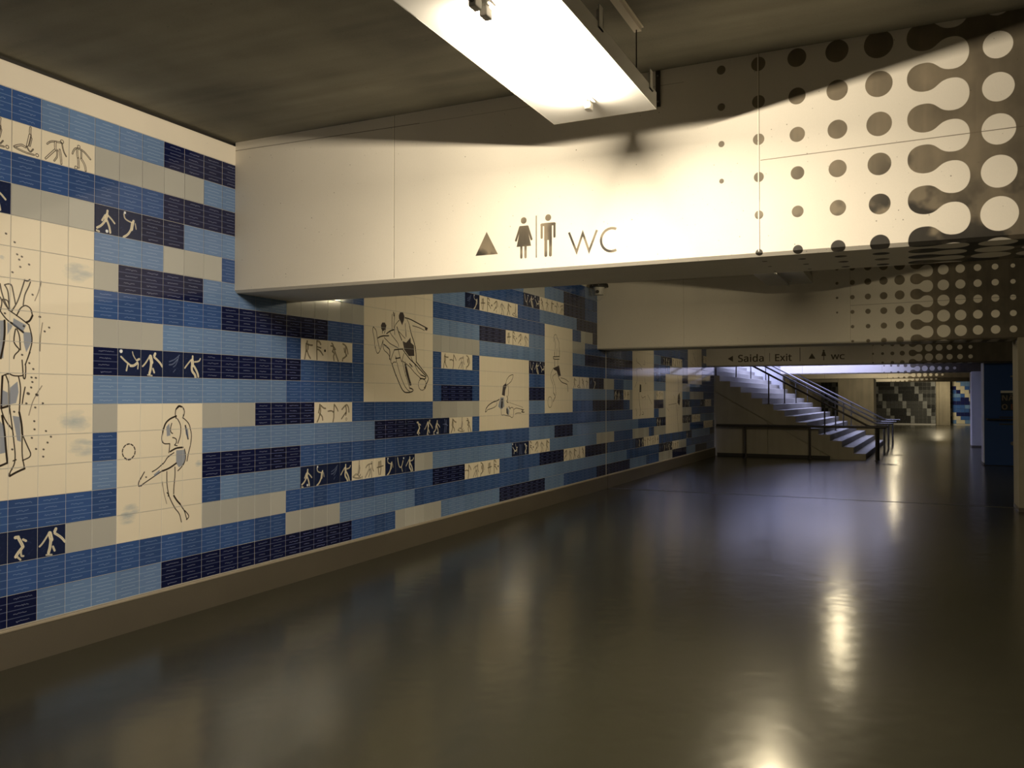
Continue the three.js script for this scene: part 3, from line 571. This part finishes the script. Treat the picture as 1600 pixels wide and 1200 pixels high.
function glyphsFar(c, X, Y, sx, sy, raw) {                        // arrow, Saida | Exit | arrow, person, WC
  c.fillStyle = '#5f5442'; c.strokeStyle = '#5f5442'; const poly = (p) => { c.beginPath(); p.forEach(([x, y], i) => (i ? c.lineTo(X(x), Y(y)) : c.moveTo(X(x), Y(y)))); c.closePath(); c.fill(); };
  const bar = (x, y0, y1, w) => c.fillRect(X(x - w / 2), Y(y1), w * sx, (y1 - y0) * sy);
  const text = (s, x0, x1, y, cap) => { c.font = Math.round(cap / 0.715 * sy) + 'px sans-serif'; const w = c.measureText(s).width; c.save(); c.translate(X(x0), Y(y)); c.scale((x1 - x0) * sx / w, 1); c.fillText(s, 0, 0); c.strokeStyle = c.fillStyle; c.lineWidth = 0.008 * sx; c.strokeText(s, 0, 0); c.restore(); };
  poly([[-4.52, 2.765], [-4.378, 2.842], [-4.378, 2.684]]);
  text('Saida', -4.25, -3.53, 2.675, 0.185); bar(-3.395, 2.67, 2.895, 0.012); text('Exit', -3.275, -2.82, 2.678, 0.178); bar(-2.608, 2.665, 3.015, 0.016);
  poly([[-2.39, 2.725], [-2.218, 2.725], [-2.306, 2.867]]);
  c.beginPath(); c.arc(X(-2.01), Y(2.925), 0.024 * sx, 0, 6.3); c.fill(); poly([[-2.035, 2.9], [-1.985, 2.9], [-1.95, 2.79], [-2.0, 2.79], [-2.0, 2.68], [-2.02, 2.68], [-2.02, 2.79], [-2.07, 2.79]]);
  text('WC', -1.83, -1.49, 2.703, 0.118);
}
const BEAMS = [[-5.357, 0, 2.4], [-14.45, 0.037, 2.45], [-23.6, 0.02, 2.7], [-32.6, 0.073, 3.0], [-41.7, 0, 3.2], [-50.8, 0, 3.2]];
const BEAM_LABELS = ['nearest white beam with lady, man and WC signs and dot pattern', 'second white beam behind the nearest one, dots but no lettering', 'third beam carrying the Saida and Exit lettering', 'beam lit by blue daylight above the far end of the stairs', 'warm lit beam behind the daylit one', 'farthest beam in front of the end wall'];
let spareTexture = null;
BEAMS.forEach(([zf, shift, xb], i) => {
  const beam = structure('beam', BEAM_LABELS[i], 'beam');
  const mat = (t) => new THREE.MeshStandardMaterial({ map: t, roughness: 0.6 });
  if (i === 0) {
    const cut = -1.165;
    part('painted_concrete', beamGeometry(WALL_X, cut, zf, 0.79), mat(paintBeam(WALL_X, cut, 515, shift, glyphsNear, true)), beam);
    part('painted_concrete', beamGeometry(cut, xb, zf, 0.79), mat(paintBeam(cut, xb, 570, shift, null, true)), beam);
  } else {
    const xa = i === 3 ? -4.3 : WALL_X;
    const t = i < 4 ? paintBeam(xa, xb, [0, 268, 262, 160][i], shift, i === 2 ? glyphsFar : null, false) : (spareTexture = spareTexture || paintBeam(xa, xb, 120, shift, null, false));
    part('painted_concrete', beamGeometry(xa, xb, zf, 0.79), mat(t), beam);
  }
});
// piers on the right that carry the beams
const PIERS = [[-5.357, 1.44, 0.7, 1.2, 'concrete pier carrying the right end of the nearest beam'], [-14.45, 1.479, 0.68, 1.2, 'dark concrete pier at the right edge, under the second beam'], [-24.03, 1.71, 0.7, 1.2, 'pale pier behind the blue door'], [-32.6, 1.965, 0.75, 0.345, 'slim grey pier lit by daylight, left of the blue door']];
for (const [z, x, depth, w, label] of PIERS) { const p = structure('pier', label, 'pier'); part('shaft', rbox(x, x + w, 0, SOFFIT + 0.02, z, z - depth, 0.012), z < -24 ? M.shaft : M.concrete, p); part('foot_strip', box(x - 0.004, x + w + 0.004, 0, 0.06, z + 0.004, z - depth - 0.004), M.plinth, p); }

// ------------------------------------------------------------------ lamps: hanging trays with two bare tubes
RectAreaLightUniformsLib.init();
function tubeLight(x, y, z0, z1, full, k = 1, color = WARM) {
  const L = Math.abs(z1 - z0), w = 0.026, dirs = full ? [[0, -1], [0.866, 0.5], [-0.866, 0.5]] : [[0, -1]];
  for (const [dx, dy] of dirs) {
    const l = new THREE.RectAreaLight(color, TUBE_POWER * k * (full ? 1 : 1.6), w, L - 0.06); l.name = 'tube_light';
    l.position.set(x + dx * 0.016, y + dy * 0.016, (z0 + z1) / 2); l.up.set(0, 0, 1);
    l.lookAt(l.position.x + dx, l.position.y + dy, l.position.z); l.castShadow = true; scene.add(l);
  }
}
function ceilingLamp(x, zf, lit, label, full, k = 1) {            // zf: the end towards the next beam; lit: [far tube, near tube]
  const W = 0.655, tubes = lit.map((_, i) => [0.33 + 1.39 * i, 1.62 + 1.39 * i]), L = tubes.at(-1)[1] + 0.24, y = 3.40, t = thing('ceiling_lamp', label, 'lamp', [x, y, zf], 'ceiling lamps hanging along the passage');
  const s = 0.004, h = 0.1;
  part('reflector_plate', box(-W / 2 + 0.001, W / 2 - 0.001, 0, s, 0.001, L - 0.001), M.reflector, t);
  part('tray_side', [box(-W / 2, -W / 2 + s, 0, h, 0, L), box(W / 2 - s, W / 2, 0, h, 0, L), box(-W / 2, W / 2, 0, h, 0, s), box(-W / 2, W / 2, 0, h, L - s, L)], M.white, t).userData.label = 'white sheet metal sides';
  part('gear_box', rbox(-0.12, 0.12, s, 0.075, 0.5, L - 0.5, 0.01), M.white, t);
  tubes.forEach(([a, b], i) => {
    part(lit[i] ? 'lit_tube' : 'unlit_tube', rod([0.02, -0.038, a + 0.03], [0.02, -0.038, b - 0.03], 0.0135, 16), lit[i] ? M.tubeOn : M.tubeOff, t);
    for (const q of [a, b]) part('socket', [rbox(0.002, 0.038, -0.066, -0.02, q - 0.03, q + 0.03, 0.006), rod([0.02, -0.03, q], [0.02, 0.001, q], 0.012, 10), rbox(-0.012, 0.052, -0.012, 0.001, q - 0.035, q + 0.035, 0.004)], M.socket, t);
    if (lit[i]) tubeLight(x + 0.02, y - 0.052, zf + a, zf + b, full, k, zf > -6 ? WARM : WARMER);
  });
  for (const sx of [-1, 1]) {
    const rx = sx * 0.265;
    part('ceiling_rail', [box(rx - 0.022, rx + 0.022, CEIL - y - 0.035, CEIL - y - 0.002, 0.17, L - 0.1), box(rx - 0.03, rx + 0.03, CEIL - y - 0.006, CEIL - y - 0.001, 0.15, L - 0.08)], M.plaster, t);
    for (const q of [0.2, L / 2, L - 0.2]) part('hanger_rod', rod([rx, s, q], [rx, CEIL - y - 0.03, q], 0.004, 8), M.darkSteel, t);
    for (const q of [0.1, 0.98, 2.2, L - 0.3]) part('clamp', [box(sx * 0.3, sx * 0.3 + sx * 0.035, h - 0.03, h + 0.085, q, q + 0.006), box(sx * 0.3 + sx * 0.029, sx * 0.3 + sx * 0.035, h - 0.03, h + 0.085, q, q + 0.06), box(sx * 0.27, sx * 0.335, h - 0.03, h - 0.024, q, q + 0.06)], M.white, t);
  }
  return t;
}
ceilingLamp(-1.6625, -4.83, [1, 0], 'nearest hanging lamp tray, its tube glaring white before the WC beam', true);
ceilingLamp(-1.6, -13.22, [0, 1, 1], 'dim end of a hanging lamp tray just below the nearest beam', true, 0.34);  // last tube of the tray is unseen, added to brighten the nearby tiles
ceilingLamp(-1.36, -21.4, [0, 1], 'hanging lamp tray in the bay before the Saida beam', true, 0.31);
ceilingLamp(-1.4, -31.2, [0, 0], 'unlit hanging lamp tray in the bay beside the stairs', false);
ceilingLamp(-0.6, -40.6, [1, 0], 'hanging lamp tray in front of the warm lit beam', true, 0.45);
ceilingLamp(-0.6, -49.6, [1, 0], 'hanging lamp tray in the bay before the farthest beam', false, 0.4);
ceilingLamp(1.6, -56.5, [1, 0], 'hanging lamp tray close to the end wall', false, 0.5);
{ const t = thing('shadow_bar', 'narrow dark bar in place of a shadow on the nearest beam behind the lamp end', 'shadow_bar', [-1.469, 3.6, -5.357]);  // dark bar with bolts added in place of a shadow on the beam
  part('bar', box(-0.015, 0.015, 0, 0.235, 0.001, 0.012), M.darkSteel, t); for (const y of [0.03, 0.2]) part('bolt', rod([0, y, 0.012], [0, y, 0.02], 0.006, 6), M.steel, t); }

// ------------------------------------------------------------------ dome camera by the second beam
{
  const t = thing('dome_camera', 'round hanging camera with a clear dome where the second beam meets the tiles', 'camera', [-4.885, 3.655, -13.9]);
  part('pole', rod([0, 0.03, 0], [0, CEIL - 3.655, 0], 0.022), M.white, t);
  part('cap', new THREE.LatheGeometry([[0, 0.05], [0.1, 0.05], [0.16, 0.02], [0.168, -0.03], [0.15, -0.035], [0, -0.035]].map((a) => new THREE.Vector2(...a)), 40), M.dark, t);
  const pts = []; for (let i = 0; i <= 14; i++) { const a = i / 14 * Math.PI / 2; pts.push(new THREE.Vector2(0.148 * Math.cos(a), -0.036 - 0.235 * Math.sin(a))); }
  part('dome', new THREE.LatheGeometry(pts, 36), M.glass, t);
  const lens = part('lens_head', new THREE.CylinderGeometry(0.1, 0.085, 0.13, 24).translate(0, -0.1, 0), M.socket, t);
  const gl = shade(new THREE.Mesh(rod([0, -0.11, 0.07], [0.01, -0.12, 0.105], 0.03, 14), M.dark)); gl.name = 'lens'; lens.add(gl);
  for (const a of [-0.06, 0.05]) part('screw', new THREE.SphereGeometry(0.012, 10, 8).translate(a, -0.012, 0.16), M.steel, t);
}

// ------------------------------------------------------------------ stairs
const SKEW = -0.029, CORNER = new THREE.Vector3(-1.037, 0, STAIR_Z0);
function skew(o) { o.position.sub(CORNER).applyAxisAngle(new THREE.Vector3(0, 1, 0), SKEW).add(CORNER); o.rotation.y = SKEW; }
const STEP0 = -1.037, TREAD = 0.303, RISER = 0.167, STEPS = 24;
{
  const t = structure('staircase', 'wide concrete staircase climbing left towards daylight', 'staircase');
  const sx = (i) => STEP0 - i * TREAD;
  const geo = rbox(-TREAD - 0.03, 0, -RISER, 0, STAIR_Z0 - 0.021, STAIR_Z1, 0.012);
  for (let i = 0; i < STEPS; i++) { const m = part('step', geo, M.stair, t); m.position.set(sx(i), (i + 1) * RISER, 0); }
  const body = new THREE.Shape(); body.moveTo(sx(0) - 0.02, 0); for (let i = 0; i < STEPS; i++) { body.lineTo(sx(i) - 0.02, i * RISER + 0.1); body.lineTo(sx(i + 1) - 0.02, i * RISER + 0.1); } body.lineTo(-11, STEPS * RISER - 0.1); body.lineTo(-11, 0); body.closePath();
  const bg = new THREE.ExtrudeGeometry(body, { depth: STAIR_Z0 - 0.025 - STAIR_Z1, bevelEnabled: false }); bg.translate(0, 0, STAIR_Z1); worldUV(bg); part('core', bg, M.stairSide, t);
  part('landing', box(sx(STEPS), -11, STEPS * RISER - 0.12, STEPS * RISER, STAIR_Z0 - 0.02, STAIR_Z1), M.stair, t);
  // cheek facing the passage: stepped upper panel, joint, lower panels
  const D = (x) => 1.828 - (x + 5.051) * 0.5695, ext = (pts) => { const s = new THREE.Shape(); pts.forEach(([x, y], i) => (i ? s.lineTo(x, y) : s.moveTo(x, y))); s.closePath(); const g = new THREE.ExtrudeGeometry(s, { depth: 0.02, bevelEnabled: true, bevelThickness: 0.004, bevelSize: 0.004, bevelSegments: 1 }); g.translate(0, 0, STAIR_Z0 - 0.02); worldUV(g); return g; };
  const up = [[sx(0) - 0.002, 0.002]]; for (let i = 0; sx(i) > -5.1; i++) { up.push([sx(i) - 0.004, (i + 1) * RISER - 0.004]); up.push([Math.max(-5.1, sx(i + 1) - 0.004), (i + 1) * RISER - 0.004]); } up.push([-5.1, D(-5.1) + 0.018]); up.push([-1.86, D(-1.86) + 0.018]); up.push([-1.843, 0.002]);
  part('cheek_panel', ext(up), M.stairSide, t);
  const cuts = [-5.1, -3.623, -2.2, -1.9];
  for (let i = 0; i + 1 < cuts.length; i++) { const a = cuts[i] + 0.012, b = cuts[i + 1] - 0.012; part('cheek_panel', ext([[a, 0.002], [b, 0.002], [b, Math.max(0.01, D(b) - 0.018)], [a, D(a) - 0.018]]), M.stairSide, t); }
  part('foot_strip', box(-5.05, -1.95, 0, 0.085, STAIR_Z0 + 0.006, STAIR_Z0 + 0.016), M.dark, t);  // dark strip added for the shading along the foot of the cheek
  skew(t);
}
const SLOPE = RISER / TREAD;
function stairRail(z, postX, label, mat) {
  const t = thing('handrail', label, 'handrail', [0, 0, z], 'handrails of the stairs'), top = 0.9, r = 0.028, xe = -0.5;
  const foot = STEP0 + 0.06, y = (x) => Math.max(top, top + (foot - x) * SLOPE), xt = -8.1;
  part('rail', pipe([[xe, top, 0], [foot + 0.02, top, 0], [foot - 0.03, top + 0.02, 0], [-2.4, y(-2.4), 0], [-5, y(-5), 0], [xt, y(xt), 0]], r), mat, t);
  part('post', rod([-0.74, 0, 0], [-0.74, top, 0], 0.03), mat, t);
  for (const x of postX) { const i = Math.floor((STEP0 - x) / TREAD); part('post', rod([x, (i + 1) * RISER, 0], [x, y(x), 0], 0.02), mat, t); }
  for (const [x, h] of [[-0.74, 0], ...postX.map((x) => [x, (Math.floor((STEP0 - x) / TREAD) + 1) * RISER])]) part('base_plate', new THREE.CylinderGeometry(0.05, 0.05, 0.012, 16).translate(x, h + 0.006, 0), mat, t);
  skew(t);
}
stairRail(-24.9, [-2.117, -3.633, -5.15, -6.67], 'nearest stair handrail, dark against the steps', M.darkSteel);
stairRail(-27.7, [-2.117, -3.633, -5.15, -6.67], 'second stair handrail from the nearest', M.steel);
stairRail(-30.1, [-2.117, -3.633, -5.15, -6.67], 'third stair handrail from the nearest', M.steel);
stairRail(-32.95, [-2.117, -3.633, -5.15, -6.67], 'farthest stair handrail, beside the end of the steps', M.steel);
{ const t = thing('guard_rail', 'level dark rail standing before the stair cheek', 'rail', [0, 0, -24.44]);
  part('rail', pipe([[-5.03, 0.895, 0], [-3, 0.895, 0], [-1, 0.895, 0], [-0.52, 0.9, 0]], 0.036), M.darkSteel, t);
  for (const x of [-4.2, -2.453, -0.763]) { part('post', rod([x, 0, 0], [x, 0.88, 0], 0.028), M.darkSteel, t); part('base_plate', new THREE.CylinderGeometry(0.06, 0.06, 0.012, 16).translate(x, 0.006, 0), M.darkSteel, t); } skew(t); }

// ------------------------------------------------------------------ blue door under the third beam
{
  const t = structure('door_1', 'dark blue steel door with push bar and warning lettering', 'door'), z = -24.0;
  part('leaf', rbox(1.725, 2.74, 0.012, 2.55, z, z - 0.028, 0.006), M.blueDoor, t);
  part('push_bar', [rod([1.78, 1.15, z + 0.07], [2.62, 1.15, z + 0.07], 0.02), rod([1.8, 1.15, z], [1.8, 1.15, z + 0.07], 0.014), rod([2.6, 1.15, z], [2.6, 1.15, z + 0.07], 0.014), box(2.05, 2.62, 1.02, 1.05, z, z + 0.02), box(2.05, 2.62, 1.2, 1.22, z, z + 0.02)], M.darkSteel, t);
  part('bar_cap', rod([1.755, 1.16, z + 0.07], [1.8, 1.16, z + 0.07], 0.027), M.steel, t);
  part('sign_strip', box(2.085, 2.6, 1.81, 1.865, z, z + 0.006), M.socket, t);
  const cv = document.createElement('canvas'); cv.width = 512; cv.height = 448; const c = cv.getContext('2d'); c.fillStyle = '#0a2236'; c.fillRect(0, 0, 512, 448); c.font = 'bold 190px sans-serif'; c.fillStyle = '#75695c'; c.save(); c.scale(1.05, 1); c.fillText('NÃO', 6, 196); c.fillText('O', 6, 420); c.fillStyle = '#6b3e30'; c.fillText('BI', 190, 420); c.restore();
  const pl = part('lettering', new THREE.BoxGeometry(0.5, 0.44, 0.003).translate(2.34, 1.59, z + 0.0025), new THREE.MeshStandardMaterial({ map: canvasTexture(cv), roughness: 0.5 }), t); pl.userData.label = 'pale and red painted letters';
  part('lock', [new THREE.CylinderGeometry(0.045, 0.045, 0.03, 20).rotateX(Math.PI / 2).translate(2.33, 0.56, z + 0.015), rbox(2.3, 2.36, 2.2, 2.24, z, z + 0.03, 0.006)], M.steel, t);
}

// ------------------------------------------------------------------ the far end
{
  tag(mesh('wall_side', box(-5.4, WALL_X, 0, CEIL, -33.4, -58), M.concrete, scene), 'far left wall beyond the stairs', 'wall', 'structure');
  const p = structure('pier', 'broad warm lit concrete pier behind the stair handrails', 'pier'); part('shaft', rbox(-2.944, -1.412, 0, SOFFIT + 0.02, -41.75, -45, 0.015), M.concrete, p);
  const q = structure('pier', 'far concrete pier between grey and blue tiles', 'pier'); part('shaft', [rbox(1.74, 2.335, 0, SOFFIT + 0.3, -57.45, -58, 0.012), rbox(1.56, 1.74, 0, SOFFIT + 0.3, -57.6, -58, 0.012)], M.concrete, q);
  const wall = structure('wall_end', 'end wall of small grey and blue tiles in slanting stripes', 'wall');
  part('wall_body', box(-6, 4.5, 0, CEIL, -58.02, -58.3), M.grout, wall);
  const geos = [], col = [], T = 0.23;
  for (let r = 0; r < 12; r++) for (let k = 0; k < 44; k++) {
    const x = -5.6 + k * T, y = 0.1 + r * T, g = new THREE.BoxGeometry(T - 0.008, T - 0.008, 0.016); g.translate(x + T / 2, y + T / 2, -58.014); const n = plain(g); geos.push(n);
    const blue = x > 2.3, ph = (((k + r * 0.5) % 5) + 5) % 5, run = LAT[(Math.floor((k + r * 0.5) / 5) * 37 + r * 101 + 7) & 65535];
    let c; if (!blue) { const v = ph < 1 ? 0.2 + 0.1 * rnd() : run > 0.6 ? 0.035 : 0.075; c = [v, v * 1.04, v * 1.06]; }
    else { const d = (((k + r - 45) % 9) + 9) % 9; c = d < 1.5 ? [0.66, 0.62, 0.5] : run > 0.66 ? [0.014, 0.02, 0.11] : run > 0.33 ? [0.05, 0.127, 0.4] : [0.15, 0.28, 0.55]; }
    for (let i = 0; i < n.attributes.position.count; i++) col.push(...c);
  }
  const g = mergeGeometries(geos); g.setAttribute('color', new THREE.Float32BufferAttribute(col, 3));
  const o = part('small_tiles', g, new THREE.MeshPhysicalMaterial({ vertexColors: true, roughness: 0.2 }), wall); o.userData.kind = 'stuff';
}
scene.traverse((o) => { delete o.userData._c; });
renderer.render(scene, camera);
